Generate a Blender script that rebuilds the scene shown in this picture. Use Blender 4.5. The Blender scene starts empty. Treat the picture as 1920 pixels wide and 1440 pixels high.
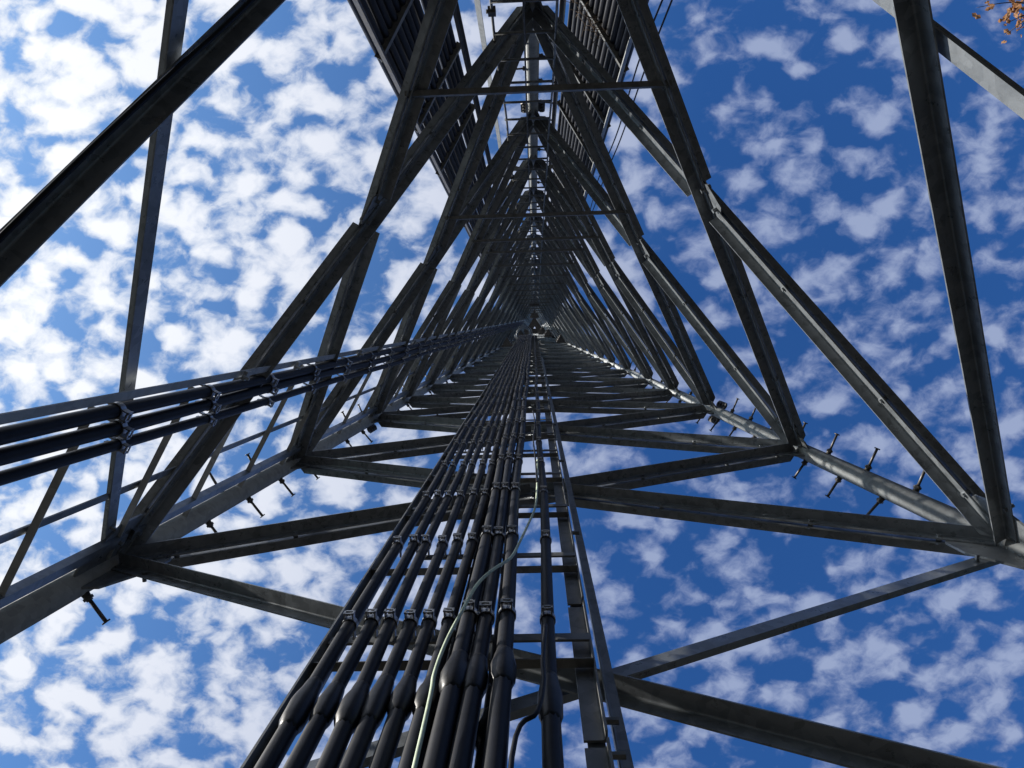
import bpy, bmesh, math, random
from mathutils import Vector, Matrix
random.seed(7)
scene = bpy.context.scene
# ------------------------------------------------------------------ camera, sky, sun, exposure
S = 2.05                      # metres per unit of the tower frame
K = .045                      # taper of the tower per unit height
HC = 1.6                      # eye height of the photographer
CAM = Vector((-.0241, .0674, -1.3998))
def W(x, y, z):               # tower frame (x right, y down in the photo, z up) to metres
    return Vector((x*S, y*S, (z + 1.3998)*S + HC))
right = Vector((.9991, .0301, .0290)); down = Vector((-.0279, .9971, -.0713)); fwd = Vector((-.0311, .0705, .9970))
cam = bpy.data.cameras.new('camera'); cam_o = bpy.data.objects.new('camera', cam)
scene.collection.objects.link(cam_o)
cam.sensor_width = 36; cam.lens = 1393.04/1920*36; cam.clip_start = .02; cam.clip_end = 20000
m = Matrix((right, -down, -fwd)).transposed().to_4x4(); m.translation = W(*CAM)
cam_o.matrix_world = m
scene.camera = cam_o

SUN_EL = math.radians(26)
sd = Vector((-1, -.24, 0)).normalized()*math.cos(SUN_EL); sd.z = math.sin(SUN_EL)
sun = bpy.data.lights.new('sun', 'SUN'); sun.energy = 5.0; sun.angle = math.radians(.53); sun.color = (1, .95, .87)
sun_o = bpy.data.objects.new('sun', sun); scene.collection.objects.link(sun_o)
sun_o.rotation_euler = sd.to_track_quat('Z', 'Y').to_euler()
sun_o.location = (-30, -6, 40)

class NT:                     # small node-tree helper
    def __init__(s, nt): s.nt = nt; nt.nodes.clear()
    def n(s, t, ins=None, **kw):
        o = s.nt.nodes.new(t)
        for k, v in kw.items(): setattr(o, k, v)
        for k, v in (ins or {}).items():
            if hasattr(v, 'is_output'): s.nt.links.new(v, o.inputs[k])
            else: o.inputs[k].default_value = v
        return o
    def math(s, op, a, b=0., c=0.):
        return s.n('ShaderNodeMath', {0: a, 1: b, 2: c}, operation=op).outputs[0]
    def vmath(s, op, a, b=(0, 0, 0)):
        return s.n('ShaderNodeVectorMath', {0: a, 1: b}, operation=op)
    def ramp(s, f, a, b, lo=0., hi=1., smooth=True):
        return s.n('ShaderNodeMapRange', {'Value': f, 'From Min': a, 'From Max': b, 'To Min': lo, 'To Max': hi},
                   interpolation_type='SMOOTHSTEP' if smooth else 'LINEAR').outputs[0]
    def mix(s, f, a, b):
        o = s.n('ShaderNodeMix', data_type='RGBA')
        for i, v in ((0, f), (6, a), (7, b)):
            if hasattr(v, 'is_output'): s.nt.links.new(v, o.inputs[i])
            else: o.inputs[i].default_value = v if i == 0 else (*v, 1)[:4]
        return o.outputs[2]
    def noise(s, v, scale, detail=4., rough=.5, dist=0.):
        return s.n('ShaderNodeTexNoise', {'Vector': v, 'Scale': scale, 'Detail': detail, 'Roughness': rough, 'Distortion': dist}).outputs['Fac']

world = bpy.data.worlds.new('World'); scene.world = world; world.use_nodes = True
N = NT(world.node_tree)
sky = N.n('ShaderNodeTexSky', sky_type='NISHITA', sun_disc=False, sun_elevation=SUN_EL,
          sun_rotation=math.atan2(sd.x, sd.y), altitude=300, air_density=1.0, dust_density=.6, ozone_density=2.0)
dirv = N.n('ShaderNodeTexCoord').outputs['Generated']
sep = N.n('ShaderNodeSeparateXYZ', {0: dirv})
zc = N.math('MAXIMUM', sep.outputs[2], .06)
px = N.math('DIVIDE', sep.outputs[0], zc); py = N.math('DIVIDE', sep.outputs[1], zc)
pv = N.n('ShaderNodeCombineXYZ', {0: px, 1: py, 2: .37}).outputs[0]
# cloud deck: altocumulus cells, streets running along one wind direction
rot = N.n('ShaderNodeMapping', {'Vector': pv, 'Rotation': (0, 0, math.radians(62)), 'Scale': (.82, 1.12, 1)}).outputs[0]
wn = N.n('ShaderNodeTexNoise', {'Vector': rot, 'Scale': 24., 'Detail': 2., 'Roughness': .5})
wv = N.vmath('SCALE', N.vmath('SUBTRACT', wn.outputs['Color'], (.5, .5, .5)).outputs[0]); wv.inputs[3].default_value = .027
warp = N.vmath('ADD', rot, wv.outputs[0]).outputs[0]
cell = N.n('ShaderNodeTexVoronoi', {'Vector': warp, 'Scale': 22.5, 'Smoothness': .34, 'Randomness': 1.}, feature='SMOOTH_F1').outputs['Distance']
fb = N.noise(warp, 22., 10., .55)
big = N.noise(rot, 2.2, 1., .5)
sund = N.vmath('DOT_PRODUCT', N.vmath('NORMALIZE', dirv).outputs[0], tuple(sd)).outputs['Value']
dens = N.math('ADD', N.math('MULTIPLY', cell, -.62), N.math('MULTIPLY', fb, 1.55))
dens = N.math('ADD', dens, N.math('MULTIPLY', big, .18))
dens = N.math('ADD', dens, N.math('MULTIPLY', N.ramp(sund, .22, .75), .08))
dens = N.math('ADD', dens, N.math('MULTIPLY', N.math("MULTIPLY", px, py), .05))
cov = N.ramp(dens, .42, .68)
thick = N.ramp(dens, .56, .86)
glow = N.ramp(sund, .28, .88, smooth=False)
ccol_thin = N.mix(glow, (1.7, 2.35, 4.5), (6.8, 7.7, 9.3))
ccol_thick = N.mix(glow, (3.7, 4.4, 6.4), (10.6, 10.8, 11.2))
ccol = N.mix(thick, ccol_thin, ccol_thick)
opac = N.math('MULTIPLY', cov, N.ramp(glow, 0, .8, .86, .97))
skyc = N.n('ShaderNodeMix', data_type='RGBA', blend_type='MULTIPLY')
skyc.inputs[0].default_value = 1
world.node_tree.links.new(sky.outputs[0], skyc.inputs[6])
world.node_tree.links.new(N.mix(glow, (.42, .98, 1.74), (1.35, 1.85, 2.2)), skyc.inputs[7])
horizon = N.ramp(sep.outputs[2], .08, .30)
opac = N.math('MULTIPLY', opac, horizon)
final = N.mix(opac, skyc.outputs[2], ccol)
bg = N.n('ShaderNodeBackground', {'Color': final, 'Strength': .065})
N.n('ShaderNodeOutputWorld', {0: bg.outputs[0]})

scene.view_settings.view_transform = 'Standard'; scene.view_settings.look = 'None'
scene.view_settings.exposure = 0.62; scene.view_settings.gamma = 1; scene.view_settings.use_curve_mapping = False

# ------------------------------------------------------------------ materials
def mat(name, build):
    mt = bpy.data.materials.new(name); mt.use_nodes = True
    n = NT(mt.node_tree); b = build(n)
    n.n('ShaderNodeOutputMaterial', {0: b.outputs[0]})
    return mt
def galv(lo, hi, rough=.42, metal=.55, spang=1.0):
    def f(n):
        co = n.n('ShaderNodeTexCoord').outputs['Object']
        a = n.noise(co, 3.2, 6, .6); b = n.noise(co, 17., 6, .65)
        st = n.noise(n.n('ShaderNodeMapping', {'Vector': co, 'Scale': (14, 14, 1.5)}).outputs[0], 2.5, 5, .6)
        v = n.n('ShaderNodeTexVoronoi', {'Vector': co, 'Scale': 34.}, feature='F1')
        vs = n.math('MULTIPLY', n.n('ShaderNodeSeparateColor', {0: v.outputs['Color']}).outputs[0], .22*spang)
        t = n.math('ADD', n.math('ADD', n.math('MULTIPLY', a, .5), n.math('MULTIPLY', b, .35)), n.math('ADD', n.math('MULTIPLY', st, .35), vs))
        c = n.mix(n.ramp(t, .38, .95), lo, hi)
        c = n.mix(n.math('MULTIPLY', n.ramp(n.noise(co, 4., 7, .6), .58, .80), .22), c, (.13, .10, .075))
        bp = n.n('ShaderNodeBump', {'Strength': .12, 'Distance': .01, 'Height': b})
        return n.n('ShaderNodeBsdfPrincipled', {'Base Color': c, 'Metallic': metal, 'Roughness': n.ramp(b, .3, .7, rough-.08, rough+.12), 'Normal': bp.outputs[0]})
    return f
def plain(col, rough=.5, metal=0., amt=.25, sc=20., spec=.5):
    def f(n):
        co = n.n('ShaderNodeTexCoord').outputs['Object']
        a = n.noise(co, sc, 5, .6)
        c = n.mix(n.ramp(a, .3, .7), tuple(x*(1-amt) for x in col), tuple(min(1, x*(1+amt)) for x in col))
        bp = n.n('ShaderNodeBump', {'Strength': .08, 'Distance': .004, 'Height': a})
        return n.n('ShaderNodeBsdfPrincipled', {'Base Color': c, 'Metallic': metal, 'Roughness': rough, 'Specular IOR Level': spec, 'Normal': bp.outputs[0]})
    return f
M_STEEL = mat('weathered_galvanised_steel', galv((.13, .142, .155), (.235, .255, .275), .33, .28, 1.5))
M_LEG = mat('bright_galvanised_pipe', galv((.27, .285, .295), (.42, .44, .45), .58, .10, 1.3))
M_STRUT = mat('galvanised_strut', galv((.13, .145, .16), (.24, .26, .28), .40, .4, .8))
M_DARK = mat('dark_oxidised_steel', galv((.07, .065, .06), (.15, .14, .13), .5, .4))
M_CABLE = mat('black_cable_jacket', plain((.0065, .0075, .012), .5, 0, .3, 30, .22))
M_TAPE = mat('black_weatherproof_tape', plain((.007, .007, .009), .4, 0, .4, 60, .3))
M_CLAMP = mat('stainless_clamp', plain((.36, .37, .38), .36, .85, .25, 40))
M_RUNG = mat('ladder_steel', galv((.12, .125, .125), (.24, .245, .24), .46, .5))
M_GREEN = mat('green_ground_wire', plain((.55, .64, .48), .5, 0, .25, 15))
M_BARK = mat('bark', plain((.10, .075, .055), .9, 0, .4, 14))
def leaf_mat(n):
    co = n.n('ShaderNodeTexCoord').outputs['Object']
    c = n.mix(n.ramp(n.noise(co, 9., 4, .6), .3, .7), (.30, .13, .05), (.58, .33, .16))
    a = n.n('ShaderNodeBsdfPrincipled', {'Base Color': c, 'Roughness': .7}); b = n.n('ShaderNodeBsdfTranslucent', {0: c})
    return n.n('ShaderNodeMixShader', {0: .5, 1: a.outputs[0], 2: b.outputs[0]})
M_LEAF = mat('dry_brown_leaf', leaf_mat)
M_TWIG = mat('dry_twig', plain((.09, .06, .038), .9, 0, .3, 30))
M_CONC = mat('concrete', plain((.33, .32, .30), .9, 0, .2, 8))
def ground_mat(n):
    co = n.n('ShaderNodeTexCoord').outputs['Object']
    a = n.noise(co, .35, 8, .65); b = n.noise(co, 9., 8, .7); c = n.noise(co, 55., 4, .7)
    col = n.mix(n.ramp(a, .35, .65), (.020, .016, .011), (.016, .018, .010))
    col = n.mix(n.ramp(b, .4, .62), col, (.034, .024, .016))
    col = n.mix(n.math('MULTIPLY', n.ramp(c, .45, .7), .6), col, (.012, .010, .008))
    bp = n.n('ShaderNodeBump', {'Strength': .8, 'Distance': .03, 'Height': n.math('ADD', b, c)})
    return n.n('ShaderNodeBsdfPrincipled', {'Base Color': col, 'Roughness': .95, 'Normal': bp.outputs[0]})
M_GROUND = mat('leaf_litter_and_grass', ground_mat)

# ------------------------------------------------------------------ mesh helpers
C = scene.collection
def tag(o, label, cat, group=None, kind=None):
    if label: o['label'] = label
    if cat: o['category'] = cat
    if group: o['group'] = group
    if kind: o['kind'] = kind
    return o
def thing(name, loc, label, cat, group=None):
    o = bpy.data.objects.new(name, None); o.empty_display_size = .2; C.objects.link(o); o.location = loc
    return tag(o, label, cat, group)
class MB:
    def __init__(s): s.v = []; s.f = []; s.sm = []
    def add(s, vs, fs, smooth=False):
        b = len(s.v); s.v += [Vector(x) for x in vs]
        s.f += [tuple(b+i for i in f) for f in fs]; s.sm += [smooth]*len(fs)
    def prism(s, prof0, prof1, smooth=False, caps=True):
        n = len(prof0)
        s.add(list(prof0)+list(prof1), [(i, (i+1) % n, n+(i+1) % n, n+i) for i in range(n)], smooth)
        if caps:
            b = len(s.v)-2*n
            s.f += [tuple(b+i for i in reversed(range(n))), tuple(b+n+i for i in range(n))]; s.sm += [False, False]
    def box(s, c, ax, ay, az):     # half-extent vectors
        c = Vector(c)
        q = [c-ax-ay, c+ax-ay, c+ax+ay, c-ax+ay]
        s.prism([x-az for x in q], [x+az for x in q])
    def cyl(s, p0, p1, r0, r1=None, n=12, smooth=True):
        r1 = r0 if r1 is None else r1
        p0 = Vector(p0); p1 = Vector(p1); d = (p1-p0).normalized()
        a = d.orthogonal().normalized(); b = d.cross(a)
        cs = [(math.cos(2*math.pi*i/n), math.sin(2*math.pi*i/n)) for i in range(n)]
        s.prism([p0+(a*x+b*y)*r0 for x, y in cs], [p1+(a*x+b*y)*r1 for x, y in cs], smooth)
    def tube(s, pts, rad, n=10):
        pts = [Vector(p) for p in pts]
        if not hasattr(rad, '__len__'): rad = [rad]*len(pts)
        t = (pts[1]-pts[0]).normalized(); a = t.orthogonal().normalized()
        rings = []
        for i, p in enumerate(pts):
            t = (pts[min(i+1, len(pts)-1)]-pts[max(i-1, 0)]).normalized()
            a = (a-t*a.dot(t)).normalized(); b = t.cross(a)
            rings += [p+(a*math.cos(2*math.pi*j/n)+b*math.sin(2*math.pi*j/n))*rad[i] for j in range(n)]
        fs = [(i*n+j, i*n+(j+1) % n, (i+1)*n+(j+1) % n, (i+1)*n+j) for i in range(len(pts)-1) for j in range(n)]
        s.add(rings, fs, True)
        b0 = len(s.v)-len(rings)
        s.f += [tuple(b0+i for i in reversed(range(n))), tuple(b0+len(rings)-n+i for i in range(n))]; s.sm += [False, False]
    def angle(s, p0, p1, sdir, fdir, ws, wf, t, c0=0., c1=0., r=None):
        """rolled angle: heel line p0-p1, stem along sdir, flange along fdir, flange corners chamfered by c0 / c1"""
        p0 = Vector(p0); p1 = Vector(p1); d = (p1-p0).normalized()
        sdir = (sdir-d*sdir.dot(d)).normalized(); fdir = (fdir-d*fdir.dot(d)-sdir*fdir.dot(sdir)).normalized()
        r = t*1.1 if r is None else r
        pr = [(0, 0), (ws, 0), (ws, t)]
        pr += [(t+r-r*math.sin(q*math.pi/8), t+r-r*math.cos(q*math.pi/8)) for q in range(5)]
        pr += [(t, wf), (0, wf)]
        A = [p0+sdir*x+fdir*y+d*(c0 if y > wf-1e-6 else 0) for x, y in pr]
        B = [p1+sdir*x+fdir*y-d*(c1 if y > wf-1e-6 else 0) for x, y in pr]
        if fdir.cross(sdir).dot(d) > 0: A.reverse(); B.reverse()
        s.prism(A, B)
    def mesh(s, name):
        me = bpy.data.meshes.new(name)
        me.from_pydata([tuple(v) for v in s.v], [], s.f); me.polygons.foreach_set('use_smooth', s.sm)
        bm = bmesh.new(); bm.from_mesh(me); bmesh.ops.recalc_face_normals(bm, faces=bm.faces); bm.to_mesh(me); bm.free()
        return me
    def build(s, name, mt, parent=None, origin=None):
        org = Vector(origin) if origin is not None else (world_loc(parent) if parent else Vector((0, 0, 0)))
        s.v = [v-org for v in s.v]
        me = s.mesh(name); me.materials.append(mt)
        o = bpy.data.objects.new(name, me); C.objects.link(o)
        o.location = org-world_loc(parent) if parent else org
        if parent: o.parent = parent
        return o
def world_loc(o):
    l = Vector((0, 0, 0))
    while o: l = l+o.location; o = o.parent
    return l
def place(me, name, parent, mtx):         # a linked copy of a shared mesh at world matrix mtx under parent
    o = bpy.data.objects.new(name, me); C.objects.link(o); o.parent = parent
    pl = world_loc(parent)
    o.matrix_local = Matrix.Translation(-pl) @ mtx
    return o
def frame(loc, x, z):                     # matrix with z axis = z, x axis near x
    z = Vector(z).normalized(); x = Vector(x); x = (x-z*x.dot(z)).normalized(); y = z.cross(x)
    mt = Matrix((x, y, z)).transposed().to_4x4(); mt.translation = Vector(loc)
    return mt

# ------------------------------------------------------------------ setting
g = MB(); R0 = 6000
g.add([(-R0, -R0, 0), (R0, -R0, 0), (R0, R0, 0), (-R0, R0, 0)], [(0, 1, 2, 3)])
tag(g.build('ground', M_GROUND), None, None, kind='structure')

# ------------------------------------------------------------------ lattice tower
LEGDIR = {'L': Vector((-.866, .5, 0)), 'R': Vector((.866, .5, 0)), 'T': Vector((0, -1, 0))}
ZS = [-1.0168, 0, .9914, 1.9955, 2.6806, 3.3797, 4.2014, 4.9957, 5.7051, 6.4564]
while len(ZS) < 22: ZS.append(ZS[-1]+.741)
ZTOP = ZS[-1]+.12
Z0 = -(HC/S)-1.3998
def legp(l, z): d = LEGDIR[l]*(1-K*z); return W(d.x, d.y, z)
FACES = [('L', 'R'), ('R', 'T'), ('T', 'L')]
tower = thing('lattice_tower', W(0, 0, Z0), 'three-legged galvanised steel lattice tower whose crossed braces narrow up to the sky', 'lattice tower')
legs = {}
OD = .102
for l in 'LRT':
    b = MB()
    b.cyl(legp(l, Z0+.10), legp(l, ZTOP), OD/2, OD/2*.9, 20)
    b.cyl(legp(l, Z0+.085), legp(l, Z0+.102), .2, .2, 4, False)
    legs[l] = b.build('leg', M_LEG, tower)
    pb = MB(); pb.cyl(legp(l, Z0-.3), legp(l, Z0+.085), .38, .34, 16)
    pb.build('foundation_pier', M_CONC, legs[l])
ldir = {l: (legp(l, 10)-legp(l, 0)).normalized() for l in 'LRT'}

# step bolts: two staggered rows of headed pegs on each leg
sb = MB()
sb.cyl((0, 0, 0), (0, 0, .036), .0165, .012, 10); sb.cyl((0, 0, .03), (0, 0, .132), .0074, None, 8); sb.cyl((0, 0, .132), (0, 0, .138), .0160, .0160, 12)
sb.cyl((0, 0, .018), (0, 0, .030), .019, .019, 6, False)
ME_STEP = sb.mesh('step_bolt'); ME_STEP.materials.append(M_DARK)
side = {}
for l in 'LRT':
    rad = LEGDIR[l]; tang = Vector((-rad.y, rad.x, 0))
    for row in (0, 1):
        sg = 1 if row else -1
        d = (tang*sg-rad*.10).normalized()
        z = {('L', 0): .375, ('L', 1): .506, ('R', 0): .586, ('R', 1): .455, ('T', 0): 1.27, ('T', 1): 1.16}[(l, row)]-5*.236
        while z < 4.6:
            p = legp(l, z)+d*(OD/2-.006)
            if not any(abs(z-q) < .045 for q in ZS) and not (l == 'L' and z < (.3 if row else -.2)): place(ME_STEP, 'step_bolt', legs[l], frame(p, ldir[l], d+ldir[l]*random.gauss(0, .05)+rad*random.gauss(0, .05)))
            z += .236
# bolted splice plates where leg sections meet
for zc_ in (1.9955, 4.9957, 7.94):
    if zc_ > 3: zc_ -= .12
    for l in 'LRT':
        rad = LEGDIR[l]; tang = Vector((-rad.y, rad.x, 0)); b = MB()
        for sg in (1, -1):
            c = legp(l, zc_-.055)+tang*sg*(OD/2+.028)
            ax = tang*.03; ay = rad*.008; az = ldir[l]*.13
            prof = [c-ax-az*.75, c-ax*.3-az, c+ax*.55-az, c+ax-az*.8, c+ax+az*.8, c+ax*.55+az, c-ax*.3+az, c-ax+az*.75]
            b.prism([x-ay for x in prof], [x+ay for x in prof])
            for h in (-.08, 0, .08):
                q = c+ldir[l]*h; b.cyl(q-rad*.02, q+rad*.02, .013, None, 6, False)
        b.build('splice_plate', M_DARK, legs[l])

STUFF = MB(); CROSS = {}
GAP = .011
for fi, (a, c) in enumerate(FACES):
    for i in range(len(ZS)):
        # gusset plates at the leg nodes of this face
        for l, o in ((a, c), (c, a)):
            p = legp(l, ZS[i]); e = (legp(o, ZS[i])-p).normalized(); u = ldir[l]
            n = e.cross(u).normalized()
            h = .25 if i < 2 else .17 if i < 4 else .13; wd = .19 if i < 2 else .16 if i < 4 else .13
            prof = [p+e*.03-u*h, p+e*(.03+wd*.45)-u*h, p+e*(.03+wd)-u*h*.25, p+e*(.03+wd)+u*h*.25, p+e*(.03+wd*.45)+u*h, p+e*.03+u*h]
            b = MB(); b.prism([x-n*.0045 for x in prof], [x+n*.0045 for x in prof])
            b.build('gusset_plate', M_STEEL, legs[l])
    for i in range(len(ZS)-1):
        dbl = i > 0
        A0, A1, C0, C1 = legp(a, ZS[i]), legp(a, ZS[i+1]), legp(c, ZS[i]), legp(c, ZS[i+1])
        # outward normal of the face
        mid = (A0+C0)/2; n = (A1-A0).cross(C0-A0).normalized()
        if n.dot(mid-W(0, 0, ZS[i])) < 0: n = -n
        up = (A1+C1-A0-C0).normalized()
        # crossing point
        d1 = C1-A0; d2 = A1-C0
        wA = (C0-A0).length; wB = (C1-A1).length; t = wA/(wA+wB)
        X = A0+d1*t; CROSS[(fi, i)] = X
        leg_w = (.056, .056, .058, .058, .056, .053, .050, .049, .049, .050, .052)[min(i, 10)]; th = .0065
        if not dbl: leg_w = .053; th = .005
        for kind, (p, q) in (('P', (A0, C1)), ('Q', (C0, A1))):
            d = (q-p).normalized(); wup = (up-d*up.dot(d)).normalized(); dn = -wup
            off = wup*leg_w*.32
            tr = .052 if i < 2 else .078; s0 = p+d*tr+off; s1 = q-d*tr+off; cx = X+off
            b = MB(); L = (s1-s0).length
            ch = .045 if dbl else 0
            if kind == 'P':
                outer = [(s0, s1, ch, ch)]
                inner = [(s0, cx-d*.10, ch, 0), (cx+d*.10, s1, 0, ch)] if dbl else []
            else:
                inner = [(s0, s1, ch, ch)]
                outer = [(s0, cx-d*.10, ch, 0), (cx+d*.10, s1, 0, ch)] if dbl else []
            for (x0, x1, k0, k1) in outer: b.angle(x0+n*GAP/2, x1+n*GAP/2, dn, n, leg_w, leg_w, th, k0, k1)
            for (x0, x1, k0, k1) in inner: b.angle(x0-n*GAP/2, x1-n*GAP/2, dn, -n, leg_w, leg_w, th, k0, k1)
            tc = (cx-s0).length/L
            if i < 9:
                for fr in (tc*.34, tc*.68, tc+(1-tc)*.33, tc+(1-tc)*.67, .05, .95):
                    if not dbl and .1 < fr < .9: continue
                    w = leg_w*.55; hh = GAP/2+th
                    bp = s0+d*L*fr+dn*w
                    b.cyl(bp-n*(hh+.009), bp+n*(hh+.009), .011 if dbl else .008, None, 6, False)
            if i < 16: b.build('diagonal_brace', M_STEEL, tower)
            else:
                base = len(STUFF.v); STUFF.v += b.v; STUFF.f += [tuple(base+x for x in f) for f in b.f]; STUFF.sm += b.sm
        if dbl:
            # plate between the angles where the diagonals cross
            e = (C0-A0).normalized(); b = MB()
            h = .13
            pr = [X-e*h*.5-up*h, X+e*h*.5-up*h, X+e*h-up*0, X+e*h*.5+up*h, X-e*h*.5+up*h, X-e*h]
            b.prism([x-n*.0045 for x in pr], [x+n*.0045 for x in pr])
            for sx, sy in ((.45, .5), (-.45, .5), (.45, -.5), (-.45, -.5)):
                q = X+e*h*sx+up*h*sy; b.cyl(q-n*.028, q+n*.028, .012, None, 6, False)
            b.build('crossing_plate', M_STEEL, tower)
tag(STUFF.build('diagonal_brace', M_STEEL, tower), None, None, kind='stuff')
# horizontal bars carrying the climbing ladder, from brace to brace either side of the top leg
for i in range(1, 16):
    s = (.645, .575, .60)[i-1] if i < 4 else .62
    z0, z1 = ZS[i+1], ZS[i]
    pr = legp('R', z0).lerp(legp('T', z1), s); pl = legp('L', z0).lerp(legp('T', z1), s)
    pr.z -= .04; pl.z -= .04
    d = (pr-pl).normalized()
    b = MB(); b.angle(pl-d*.02, pr+d*.02, Vector((0, -1, 0)), Vector((0, 0, 1)), .027, .027, .004)
    b.build('crossbar', M_RUNG, tower)

# ------------------------------------------------------------------ cable ladders
# frames: each returns a point for (u along the ladder width, w out of its plane, z)
NIN = {'LR': Vector((0, -1, 0))}
def f_front(u, w, z): return W(u, .5*(1-K*z)-w, z)
def f_left(u, w, z):
    d = LEGDIR['L']*(1-K*z)+Vector((.5, -.866, 0))*u+Vector((.866, .5, 0))*w; return W(d.x, d.y, z)
def f_tl(u, w, z):
    d = LEGDIR['T']*(1-K*z)+Vector((-.5, .866, 0))*u+Vector((-.866, -.5, 0))*w; return W(d.x, d.y, z)
def f_tr(u, w, z):
    d = LEGDIR['T']*(1-K*z)+Vector((.5, .866, 0))*u+Vector((.866, -.5, 0))*w; return W(d.x, d.y, z)
ZL = 12.0
cl = MB()     # cable clamp with axis z for unit cable radius .021: band, saddle, square washer and bolt facing +x
for k in range(18):
    pass
def ring(mb, r, h, t, n=18, z0=0):
    vs = []; fs = []
    for k in range(n):
        a = 2*math.pi*k/n; cs, sn = math.cos(a), math.sin(a)
        vs += [(r*cs, r*sn, z0-h), ((r+t)*cs, (r+t)*sn, z0-h), ((r+t)*cs, (r+t)*sn, z0+h), (r*cs, r*sn, z0+h)]
    for k in range(n):
        for j in range(4):
            fs.append((k*4+j, k*4+(j+1) % 4, ((k+1) % n)*4+(j+1) % 4, ((k+1) % n)*4+j))
    mb.add(vs, fs, False)
ring(cl, .0212, .012, .003)
ux, uy, uz = Vector((1, 0, 0)), Vector((0, 1, 0)), Vector((0, 0, 1))
for sg in (1, -1):
    cl.box((.030, sg*.013, .0), ux*.010, uy*.002, uz*.012)
cl.box((.039, 0, .010), ux*.002, uy*.016, uz*.003); cl.box((.039, 0, -.010), ux*.002, uy*.016, uz*.003)
cl.box((.039, .0135, 0), ux*.002, uy*.003, uz*.013); cl.box((.039, -.0135, 0), ux*.002, uy*.003, uz*.013)
cl.cyl((.030, 0, 0), (.037, 0, 0), .005, None, 8)
cl.box((-.032, .012, 0), ux*.012, uy*.003, uz*.011); cl.box((-.032, -.012, 0), ux*.012, uy*.003, uz*.011)
ME_CLAMP = cl.mesh('cable_clamp'); ME_CLAMP.materials.append(M_CLAMP)

# --- front ladder, inside the face nearest the photographer's feet
fl = thing('cable_ladder', f_front(-.1, .075, Z0+.15), 'broad steel cable ladder inside the bottom face carrying nine parallel black cables', 'cable ladder')
def lad_dir(f, u, w): return (f(u, w, 8)-f(u, w, 0)).normalized()
dF = lad_dir(f_front, 0, .08)
inF = Vector((0, -1, 0))
b = MB(); b.angle(f_front(-.282, .072, Z0+.15), f_front(-.282, .072, ZL), inF, Vector((1, 0, 0)), .038, .045, .005); b.build('side_rail', M_RUNG, fl)
zz = Z0+.15
cuts = [Z0+.15, -.745, -.42, .9, 2.4, 4.2, 6.2, 8.4, 10.4, ZL]
b = MB()
for j in range(len(cuts)-1):
    b.angle(f_front(.034, .068, cuts[j]+(.008 if j else 0)), f_front(.034, .068, cuts[j+1]-.004), Vector((-1, 0, 0)), inF, .046, .026, .005)
    if j: b.box(f_front(.0235, .0645, cuts[j]), Vector((.017, 0, 0)), inF*.003, dF*.07)
b.build('side_rail', M_RUNG, fl)
b = MB(); b.angle(f_front(.045, .03, Z0+.15), f_front(.045, .03, 6), Vector((1, 0, 0)), inF, .030, .018, .004)
for z in (-.72, -.66, .0, .7, 1.4, 2.4):
    b.cyl(f_front(.030, .045, z), f_front(.052, .045, z), .008, None, 6, False)
b.build('standoff_rail', M_RUNG, fl)
st = []
z = -1.2110
while z < ZL: st.append(z); z += .3030
for z in st:
    b = MB(); b.angle(f_front(-.280, .075, z), f_front(.032, .075, z), inF, Vector((0, 0, 1)), .022, .03, .004); b.build('rung', M_RUNG, fl)
    if -.9 < z < 8:
        b = MB(); p0 = f_front(-.21 if abs(z+.302) < .05 else -.278, .082, z+.062); p1 = f_front(.031, .082, z+.062)
        b.box((p0+p1)/2, (p1-p0)/2, inF*.003, Vector((0, 0, .019))); b.build('hanger_bar', M_RUNG, fl)

def cable(name, f, u, w, z0, z1, r, label, cat, group, bulges=(), wig=.0022, clamp_z=(), face=None, n=10, step=.12, lowr=None):
    zs = []
    z = z0
    while z < z1:
        zs.append(z)
        z += step if z < 3 or not bulges else step*2
    for (zb, hb, rb) in bulges: zs += [zb-hb*1.25, zb-hb, zb-hb*.5, zb, zb+hb*.5, zb+hb*.85, zb+hb*1.2]
    zs = sorted(set(zs))+[z1]
    ph = random.random()*6; ph2 = random.random()*6; pts = []; rad = []
    for z in zs:
        du = wig*(math.sin(z*4.1+ph)+.6*math.sin(z*1.7+ph2)); dw = wig*.7*math.sin(z*3.3+ph2)
        pts.append(f(u+du, w+dw, z)); rr = r
        if lowr and bulges and z < bulges[0][0]: rr = lowr
        rad.append(rr)
    t = thing(name, f(u, w, z0), label, cat, group)
    b = MB(); b.tube(pts, rad, n); b.build('jacket', M_CABLE, t)
    for (zb, hb, rb) in bulges:
        hb *= random.uniform(.85, 1.25); rb *= random.uniform(.94, 1.08)
        q = [zb-hb*1.3, zb-hb*1.05, zb-hb*.8, zb-hb*.3, zb, zb+hb*.35, zb+hb*.8, zb+hb*1.15, zb+hb*1.35]
        rr = [r*1.04, r*1.22, rb*.96, rb, rb*1.03, rb*.95, r*1.22, r*1.12, r*1.03]
        def at(z): return f(u+wig*(math.sin(z*4.1+ph)+.6*math.sin(z*1.7+ph2)), w+wig*.7*math.sin(z*3.3+ph2), z)
        b = MB(); b.tube([at(z) for z in q], rr, 12); b.build('taped_connector', M_TAPE, t)
    for z in clamp_z:
        du = wig*(math.sin(z*4.1+ph)+.6*math.sin(z*1.7+ph2)); dw = wig*.7*math.sin(z*3.3+ph2)
        p = f(u+du, w+dw, z); ax = f(u+du, w+dw, z+.2)-f(u+du, w+dw, z-.2)
        place(ME_CLAMP, 'cable_clamp', t, frame(p, face, ax) @ Matrix.Scale(r/.0205*1.0, 4))
    return t
ORD = ['first', 'second', 'third', 'fourth', 'fifth', 'sixth', 'seventh', 'eighth', 'ninth', 'tenth', 'eleventh', 'twelfth', 'thirteenth']
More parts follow.
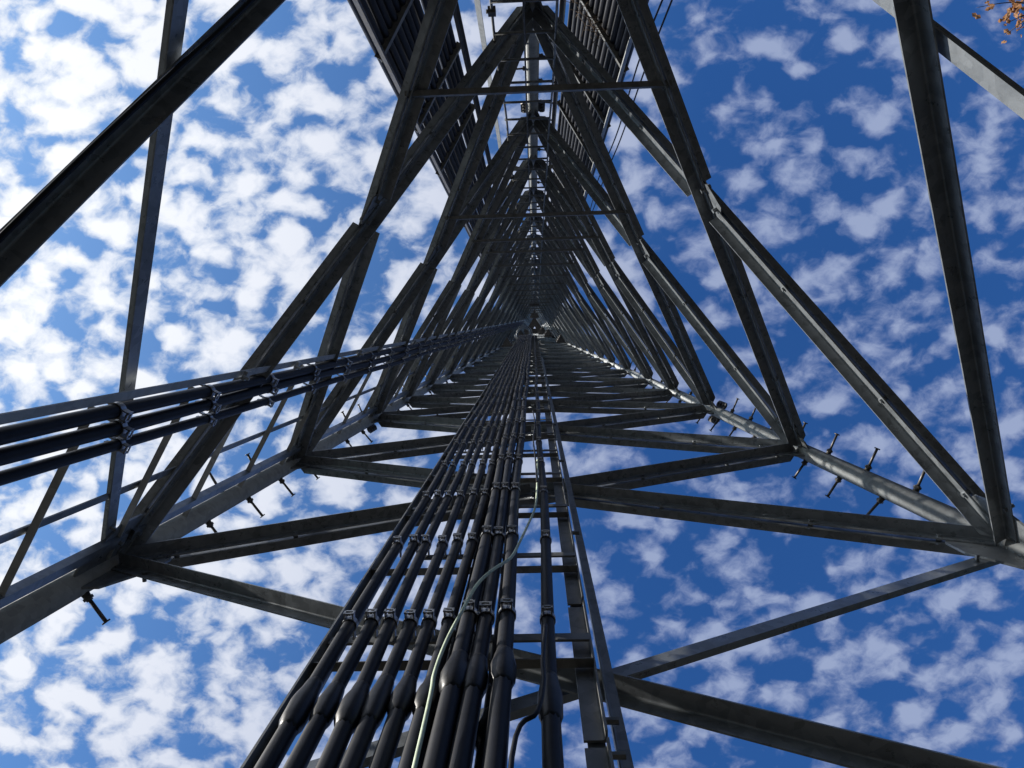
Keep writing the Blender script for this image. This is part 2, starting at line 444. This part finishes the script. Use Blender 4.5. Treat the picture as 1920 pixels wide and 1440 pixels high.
GF = 'black cables climbing the front cable ladder'
zcl = [z+.062 for z in st if z > -.8]
for i, u in enumerate((-.2490, -.2265, -.2030, -.1795, -.1570, -.1335)):
    cable('coaxial_cable', f_front, u, .103, Z0+.15, 11.6, .0162, f'black coaxial cable, {ORD[i]} from the left edge of the broad bottom cable ladder', 'cable', GF,
          lowr=.0182, bulges=(((-.733, -.732, -.738, -.726, -.718, -.720)[i], .027, .0245),), clamp_z=[z-.002 for z in zcl if z < 9], face=inF)
for i, u in enumerate((-.1085, -.0890, -.0665)):
    cable('coaxial_cable', f_front, u, .118, Z0+.15, 11.6, .0182, f'thicker black coaxial cable, {ORD[i]} from the left of the trio at the ladder centre', 'cable', GF,
          lowr=.0200, bulges=(((-.706, -.708, -.697)[i], .026, .0272),), clamp_z=[z-.022 for z in zcl if z < 9], face=inF)
    cable('coaxial_cable', f_front, (u+.024)*1.105-.028, .085, Z0+.15, 11.6, .0165, f'black coaxial cable half hidden behind the {ORD[i]} thick cable of the centre trio', 'cable', GF,
          lowr=.019, bulges=(((-.74, -.735, -.75)[i], .027, .0255),))
cable('coaxial_cable', f_front, -.0165, .105, Z0+.15, 11.6, .0165, 'lone black coaxial cable between the centre trio and the right ladder rail', 'cable', GF,
      lowr=.0182, bulges=((-.727, .027, .0245),), clamp_z=[z-.002 for z in zcl if z < 9], face=inF)
# green-white ground lead sweeping over the trio, and a thin jumper by the lone cable
def spline(pts, k=6):
    out = []
    P = [pts[0]]+list(pts)+[pts[-1]]
    for i in range(1, len(P)-2):
        for j in range(k):
            t = j/k; p0, p1, p2, p3 = P[i-1], P[i], P[i+1], P[i+2]
            out.append(.5*((2*p1)+(p2-p0)*t+(2*p0-5*p1+4*p2-p3)*t*t+(3*p1-p0-3*p2+p3)*t**3))
    return out+[pts[-1]]
gw = [f_front(-.024, .118, .35), f_front(-.026, .121, .05), f_front(-.030, .131, -.13), f_front(-.041, .133, -.24), f_front(-.052, .137, -.34), f_front(-.062, .146, -.44),
      f_front(-.082, .151, -.50), f_front(-.099, .150, -.55), f_front(-.111, .145, -.62), f_front(-.120, .141, -.68), f_front(-.124, .138, -.74), f_front(-.122, .136, -.80), f_front(-.118, .13, -1.1)]
t = thing('ground_wire', gw[-1], 'thin pale green grounding wire looping across the black cables at the bottom', 'wire')
b = MB(); b.tube(spline(gw), .0042, 8); b.build('wire', M_GREEN, t)
b = MB(); ring(b, .0245, .014, .006); o = b.build('bonding_clamp', M_CLAMP, t); o.matrix_local = Matrix.Translation(-world_loc(t)) @ frame(f_front(-.108, .118, -.628), inF, dF)
jw = [f_front(-.020, .122, -.60), f_front(-.024, .126, -.69), f_front(-.024, .128, -.74), f_front(-.030, .128, -.79), f_front(-.05, .125, -.85), f_front(-.05, .12, -1.2)]
t = thing('jumper_wire', jw[-1], 'thin black wire curling down beside the lone cable at the bottom edge', 'wire')
b = MB(); b.tube(spline(jw), .0045, 8); b.build('wire', M_CABLE, t)
pw = [f_front(-.035, .125, 1.2), f_front(-.028, .126, .9), f_front(-.033, .128, .6), f_front(-.028, .126, .3), f_front(-.026, .122, .1)]
t = thing('loose_wire', pw[-1], 'thin black wire hanging slack left of the lone cable', 'wire')
b = MB(); b.tube(spline(pw), .004, 6); b.build('wire', M_CABLE, t)

# --- left ladder beside the left leg
dL = lad_dir(f_left, .2, 0); eL = Vector((.5, -.866, 0)); nL = Vector((.866, .5, 0))
ll = thing('cable_ladder', f_left(.2, 0, Z0+.15), 'narrow strut ladder bolted along the left leg with three black cables across it', 'cable ladder')
b = MB()
for j, (z0, z1) in enumerate(((Z0+.15, -.012), (.012, .985), (1.0, 2.0), (2.015, 4.2), (4.215, 7), (7.015, ZL))):
    c0 = f_left(.070, .010, z0); c1 = f_left(.070, .010, z1)
    b.box((c0+c1)/2, eL*.021, nL*.002, (c1-c0)/2)
    for sg in (1, -1): b.box((c0+c1)/2+eL*sg*.0195-nL*.016, eL*.0018, nL*.014, (c1-c0)/2)
for z in (-.03, .03, .96, 1.03):
    b.cyl(f_left(.070, .011, z), f_left(.070, .017, z), .012, None, 6, False)
b.build('side_rail', M_STRUT, ll)
b = MB(); c0 = f_left(.185, -.008, Z0+.15); c1 = f_left(.205, -.008, ZL)
b.box((c0+c1)/2, eL*.015, nL*.003, (c1-c0)/2); b.build('mid_rail', M_RUNG, ll)
b = MB(); c0 = f_left(.427, .020, Z0+.15); c1 = f_left(.427, .020, ZL)
b.box((c0+c1)/2, eL*.0155, nL*.0025, (c1-c0)/2)
for z in (.12, .42, 1.0, 1.9, 3.2):
    q = f_left(.428, .03, z); b.box(q, nL*.008, eL*.02, dL*.02); b.cyl(q-dL*.035, q-dL*.035+nL*.03, .007, None, 6, False)
b.build('flat_bar', M_LEG, ll)
zrl = [-.92+.295*i for i in range(44)]
for i, z in enumerate(zrl):
    b = MB(); b.angle(f_left(.03, -.004, z), f_left(.404, -.004, z), Vector((0, 0, 1)), nL, .020, .026, .004)
    b.build('rung', M_LEG, ll)
for i, u in enumerate((.402, .376, .345)):
    cable('coaxial_cable', f_left, u, .022+.006*i, Z0+.15, 11.4, .0225 if i < 2 else .0185,
          f'black cable on the left ladder, {("topmost, nearest the flat bar", "middle one of the three", "lowest and thinnest of the three")[i]}', 'cable', 'three black cables on the left strut ladder',
          clamp_z=[z+.03+.012*i for z in zrl if z < 6], face=nL, wig=.002)

# --- two ladders standing off outside the top leg
dT = lad_dir(f_tl, .3, .19)
for nm, f, e, n, rails, label in (('l', f_tl, Vector((-.5, .866, 0)), Vector((-.866, -.5, 0)), (.478, .148), 'dark cable ladder outside the upper left braces, loaded with black cables'),
                                  ('r', f_tr, Vector((.5, .866, 0)), Vector((.866, -.5, 0)), (.283, -.092), 'dark cable ladder outside the upper right braces with a bright grey rail')):
    t = thing('cable_ladder', f(.2, .19, Z0+.15), label, 'cable ladder')
    for j, u in enumerate(rails):
        b = MB()
        b.angle(f(u, .187, Z0+.15), f(u, .187, ZL), -n, e*(1 if j else -1), .034, .034, .004)
        b.build('side_rail', M_LEG if (nm == 'r' and j == 0) else M_DARK, t)
    z = -1.2
    while z < ZL:
        b = MB(); b.angle(f(rails[1], .193, z), f(rails[0], .193, z), n, Vector((0, 0, 1)), .04, .04, .005); b.build('rung', M_RUNG, t)
        for uu in ((rails[1]+.05,) if nm == 'r' else (.30,)):
            pass
        z += .60
    # stand-off arms to the leg and brace line
    for z in ZS[4:16]:
        b = MB(); p0 = f(.06, .0, z+.10); p1 = f(.10, .187, z+.10)
        b.angle(p0, p1, e, Vector((0, 0, 1)), .045, .045, .005); b.build('standoff_arm', M_RUNG, t)
t = thing('vertical_angle', f_tl(.047, .187, Z0+.15), 'pale galvanised angle rising alone between the left cables and the climbing ladder', 'steel angle')
b = MB(); b.angle(f_tl(.047, .187, Z0+.15), f_tl(.055, .187, ZL), Vector((.866, .5, 0)), Vector((.5, -.866, 0)), .045, .045, .005); b.build('angle_bar', M_LEG, t)
GL = 'black cables on the upper left outside ladder'
for i in range(4):
    cable('coaxial_cable', f_tl, .166+.0235*i, .215, Z0+.15, 11.6, .0232, f'{ORD[i]} black cable, counted from the tower leg, of the separate four on the upper left', 'cable', GL, wig=.0008, n=8, step=.4)
for i in range(9):
    cable('coaxial_cable', f_tl, .272+.0235*i, .212+.004*(i % 2), Z0+.15, 11.6, .0232, f'{ORD[i]} black cable, counted from the gap, of the wide bank on the upper left', 'cable', GL, wig=.0009, n=8, step=.4)
GR = 'black cables on the upper right outside ladder'
for i in range(13):
    cable('coaxial_cable', f_tr, -.072+.0272*i, .216, Z0+.15, 11.6, .0258, f'{ORD[i]} black cable from the tower leg in the bank on the upper right', 'cable', GR, wig=.0008, n=8, step=.4)
for i, (u, w, lab) in enumerate(((.318, .215, 'thin black wire running nearest the bright grey rail of the upper right ladder'),
                                 (.330, .235, 'thin black wire hanging farthest outside the upper right ladder'))):
    cable('thin_wire', f_tr, u, w, Z0+.15, 11, .006, lab, 'wire', 'thin wires beside the upper right ladder', wig=.006, n=6, step=.15)
# debris of an old nest caught on the upper right ladder
nb = MB()
for i in range(45):
    c = f_tr(random.uniform(-.03, .17), random.uniform(.155, .20), 1.18+random.gauss(0, .02))
    d = Vector((random.gauss(0, 1), random.gauss(0, 1), random.gauss(0, .35))).normalized()*random.uniform(.03, .10)
    mdl = c+Vector((0, 0, random.uniform(-.015, .02)))
    nb.tube([c-d, mdl, c+d*.8], [.0015, .0022, .001], 5)
tag(nb.build('bird_nest', M_TWIG, None, f_tr(.07, .18, 1.18)), 'scraggly twig nest remains caught on the upper right cable ladder', 'nest')

# --- climbing ladder on the top leg
fT = lambda u, w, z: W(u, -(1-K*z)+w, z)
t = thing('climbing_ladder', fT(-.03, .06, -.6), 'slim climbing ladder with thin rails and round rungs in front of the top leg', 'ladder')
for j, (ua, ub) in enumerate(((-.114, -.106), (.066, .061))):
    b = MB(); pts = []; z = -.9
    ph = j*2.
    while z < ZL:
        pts.append(fT(ua+(ub-ua)*z/4*(1 if z < 4 else 4/z)+.0035*math.sin(z*5+ph)*(1-.5*j), .16, z)); z += .12
    b.tube(pts, .0085, 6); b.build('side_rail', M_RUNG, t)
z = -.690
while z < ZL:
    b = MB(); b.cyl(fT(-.115, .16, z), fT(.067, .16, z), .0095, None, 8); b.build('rung', M_RUNG, t)
    z += .191
for z in (.70, 2.5, 4.5, 6.5):
    b = MB(); b.box(fT(-.114, .16, z), Vector((.022, 0, 0)), Vector((0, .018, 0)), Vector((0, 0, .03))); b.cyl(fT(-.130, .16, z), fT(-.114, .16, z), .012, None, 8)
    b.build('splice_clamp', M_DARK, t)
t = thing('safety_rope', fT(-.030, .085, -.6), 'thin taut steel safety rope running up the middle of the climbing ladder', 'rope')
b = MB(); b.tube([fT(-.027+.0005*z, .175, z) for z in (-.9, 2, 5, 8, ZL)], .006, 8); b.build('rope', M_DARK, t)
# black cable tied along the lowest left brace
q0 = legp('L', ZS[0]); q1 = legp('T', ZS[1]); pts = []
nIn = Vector((.866, .5, 0))
for i in range(25):
    s_ = .12+.8*i/24; sag = .022*abs(math.sin(s_*11))
    pts.append(q0.lerp(q1, s_)+nIn*.026+Vector((0, 0, -.036-sag)))
t = thing('tied_cable', pts[0], 'thin dark cable tied loosely under the thick dark brace at upper left', 'cable')
b = MB(); b.tube(spline(pts, 4), .007, 8); b.build('jacket', M_CABLE, t)

# --- coil of spare cable and a small landing near the top
t = thing('cable_coil', f_front(-.20, .12, 10.9), 'shiny coil of spare cable hung at the far end of the cable ladder', 'cable coil')
b = MB()
for k_ in range(5):
    c = f_front(-.20, .13, 10.9)+Vector((random.uniform(-.04, .04), random.uniform(-.04, .04), k_*.03)); r = .22+.02*k_
    b.tube([c+Vector((r*math.cos(a*.4488), r*math.sin(a*.4488), .02*math.sin(a))) for a in range(15)], .012, 6)
b.build('coil', M_CLAMP, t)
pf = thing('landing_grate', W(.06, .18, 11.3), 'small dark landing grate across the far top of the tower', 'platform')
b = MB()
for i in range(9): b.box(W(-.16+.055*i, .16, 11.3), Vector((.006, 0, 0)), Vector((0, .09*S, 0)), Vector((0, 0, .02)))
for y in (.07, .16, .25): b.box(W(.06, y, 11.29), Vector((.24*S, 0, 0)), Vector((0, .012, 0)), Vector((0, 0, .015)))
b.build('grating', M_DARK, pf)

# ------------------------------------------------------------------ tree whose dry twigs reach into the upper right corner
def at(px, py, dist):
    d = right*((px-960)/1393.04)+down*((py-720)/1393.04)+fwd
    return W(*CAM)+d.normalized()*dist
tip = at(1890, 40, 9.0)
tb = Vector((11.6, -9.6, 0))
tr = thing('oak_tree', tb, 'oak with dry brown leaves whose twigs reach into the upper right corner', 'tree')
b = MB(); crown = Vector((11.3, -9.3, 7.0))
b.tube(spline([tb, tb+Vector((.05, .1, 2)), tb+Vector((-.1, .2, 4.4)), crown, crown+Vector((.4, -.3, 2.4)), crown+Vector((.3, -.9, 4.4))], 5), [.20-.0065*i for i in range(26)], 12)
b.build('trunk', M_BARK, tr)
brs = MB(); lv = MB()
def leaf(p, sz):
    d = Vector((random.gauss(0, 1), random.gauss(0, 1), random.gauss(-.5, .8))).normalized(); sdv = d.orthogonal().normalized()
    sdv = Matrix.Rotation(random.random()*6.3, 3, d) @ sdv; nn = d.cross(sdv)
    w = sz*.28; cp = nn*sz*random.uniform(.05, .18)
    P = [p, p+d*sz*.25+sdv*w*.8-cp*.5, p+d*sz*.5+sdv*w*.55-cp, p+d*sz*.72+sdv*w-cp*.6, p+d*sz, p+d*sz*.72-sdv*w-cp*.6, p+d*sz*.5-sdv*w*.55-cp, p+d*sz*.25-sdv*w*.8-cp*.5]
    mid = p+d*sz*.5+cp*.3
    lv.add(P+[mid], [(i, (i+1) % 8, 8) for i in range(8)])
def twig(p, q, r, depth, lo=True):
    md = (p+q)/2+Vector((random.gauss(0, 1), random.gauss(0, 1), random.gauss(0, 1)))*(q-p).length*.08
    pts = spline([p, md, q], 4); brs.tube(pts, [r*(1-.6*i/(len(pts)-1)) for i in range(len(pts))], 6)
    if depth == 0:
        for k in range(5): leaf(pts[random.randrange(3, len(pts))]+Vector((random.gauss(0, .01), random.gauss(0, .01), 0)), random.uniform(.05, .10))
        return
    for k in range(4):
        s_ = random.uniform(.35, 1); c = pts[int(s_*(len(pts)-1))]
        d = (q-p).normalized()+Vector((random.gauss(0, .6), random.gauss(0, .6), random.gauss(0, .5)))
        twig(c, c+d.normalized()*(q-p).length*random.uniform(.30, .48), r*.45, depth-1)
for k in range(7):
    a = -1.9+k*.45; tg = crown+Vector((2.6*math.cos(a)+.6, 2.6*math.sin(a)-.4, random.uniform(.2, 3.5))); twig(crown+Vector((.2, -.3, random.uniform(0, 2.5))), tg, .05, 3)
# one limb carries the twigs that hang into the corner of the view
hub = at(1965, 10, 8.95)
lp = spline([crown+Vector((0, 0, .8)), crown.lerp(hub, .5)+Vector((0, 0, .25)), hub], 6)
brs.tube(lp, [.05-.0032*i for i in range(len(lp))], 8)
for qx, qy, n_ in ((1893, 22, 9), (1885, 45, 9), (1900, 5, 8), (1884, 66, 4), (1906, 34, 9), (1832, 14, 4), (1905, 62, 6)):
    e_ = at(qx, qy, 8.95+random.uniform(-.2, .2))
    md = hub.lerp(e_, .55)+Vector((random.gauss(0, .03), random.gauss(0, .03), random.gauss(0, .03)))
    pts = spline([hub, md, e_], 5); brs.tube(pts, [.008-.0006*i for i in range(len(pts))], 6)
    for k in range(n_): leaf(pts[-1-random.randrange(0, 4)]+Vector((random.gauss(0, .035), random.gauss(0, .035), random.gauss(0, .02))), random.uniform(.05, .095))
brs.build('branch', M_BARK, tr)
tag(lv.build('leaves', M_LEAF, tr), None, None, kind='stuff')

# ------------------------------------------------------------------ woodland added out of view round the tower, shaped to shade the low sky
wl = MB()
for k in range(170):
    a = k/170*2*math.pi+random.uniform(-.02, .02)
    away = math.acos(max(-1, min(1, math.cos(a-math.atan2(sd.y, sd.x)))))
    R_ = random.uniform(24, 40); h = R_*(random.uniform(.16, .24) if away < .55 else random.uniform(.50, .78))
    base = Vector((R_*math.cos(a), R_*math.sin(a), 0))
    wl.cyl(base, base+Vector((0, 0, h*.8)), .22, .08, 6)
    for c_ in range(26):
        cc = base+Vector((random.gauss(0, h*.12), random.gauss(0, h*.12), h*random.uniform(.25, .97)))
        for q in range(16):
            p = cc+Vector((random.gauss(0, .45), random.gauss(0, .45), random.gauss(0, .4)))
            u_ = Vector((random.gauss(0, 1), random.gauss(0, 1), random.gauss(0, 1))).normalized(); v_ = u_.orthogonal().normalized(); z_ = random.uniform(.25, .6)
            wl.add([p-u_*z_, p+v_*z_*.6, p+u_*z_, p-v_*z_*.6], [(0, 1, 2, 3)])
M_WOOD = mat('shading_woodland', plain((.018, .021, .016), .9, 0, .4, .6))
tag(wl.build('woodland', M_WOOD), 'dark woodland added out of view around the tower to shade the low sky', 'woodland', kind='stuff')

tp = MB(); zt = ZTOP-.02
for a_, b_ in (('L', 'R'), ('R', 'T'), ('T', 'L')):
    o0, o1 = legp(a_, zt), legp(b_, zt); c0 = W(0, 0, zt); i0, i1 = c0.lerp(o0, .10), c0.lerp(o1, .10); th_ = Vector((0, 0, .012))
    tp.prism([o0-th_, o1-th_, i1-th_, i0-th_], [o0+th_, o1+th_, i1+th_, i0+th_])
tp.build('top_plate', M_DARK, tower)
M_ANT = mat('pale_antenna_shell', plain((.55, .55, .53), .5, 0, .1, 6))
for i, (x_, y_, z_, lab) in enumerate(((.37, .56, 8.1, 'pale panel antenna far up outside the bottom face, nearest the cables'), (.56, .52, 8.0, 'pale panel antenna far up outside the bottom face, middle one of three'),
                                      (.66, .50, 8.2, 'pale panel antenna far up outside the bottom face, nearest the right leg'))):
    c_ = W(x_*.8, y_*.92, z_); t = thing('panel_antenna', c_-Vector((0, 0, 1.1)), lab, 'antenna', 'panel antennas far up beyond the bottom face')
    b = MB(); b.box(c_, Vector((.075, 0, 0)), Vector((0, .05, 0)), Vector((0, 0, .95))); b.build('panel', M_ANT, t)
    b = MB(); b.cyl(c_+Vector((0, -.14, -1.1)), c_+Vector((0, -.14, 1.1)), .03); b.build('mount_pipe', M_DARK, t)
    b = MB()
    for q in (-.6, .6): b.cyl(c_+Vector((0, -.14, q)), W(x_*.8, .5*(1-K*z_), 0)*1.0+Vector((0, 0, c_.z+q-W(0, 0, 0).z)), .022)
    b.build('mount_arm', M_DARK, t)

# dark radio boxes bolted inside the far top of the tower
k_ = 0
for l, z_, fr in (('L', 9.2, .80), ('R', 9.9, .80), ('T', 10.6, .72), ('L', 12.0, .62), ('R', 12.4, .62), ('T', 13.1, .55), ('L', 14.0, .5), ('R', 14.3, .5)):
    d_ = LEGDIR[l]*(1-K*z_)*fr; c_ = W(d_.x, d_.y, z_); u_ = LEGDIR[l]; v_ = Vector((-u_.y, u_.x, 0))
    t = thing('radio_box', c_, 'small dark equipment box bolted inside the far top of the tower', 'equipment box', 'dark boxes at the far top of the tower')
    b = MB(); b.box(c_, v_*.17, u_*.10, Vector((0, 0, .26)))
    for q in range(5): b.box(c_-u_*.115+v_*(-.12+.06*q), v_*.008, u_*.018, Vector((0, 0, .22)))
    b.build('case', M_DARK, t)
    p_ = legp(l, z_); b = MB(); b.box((c_+p_)/2, v_*.03, u_*((p_-c_).length/2), Vector((0, 0, .03))); b.build('bracket', M_DARK, t)
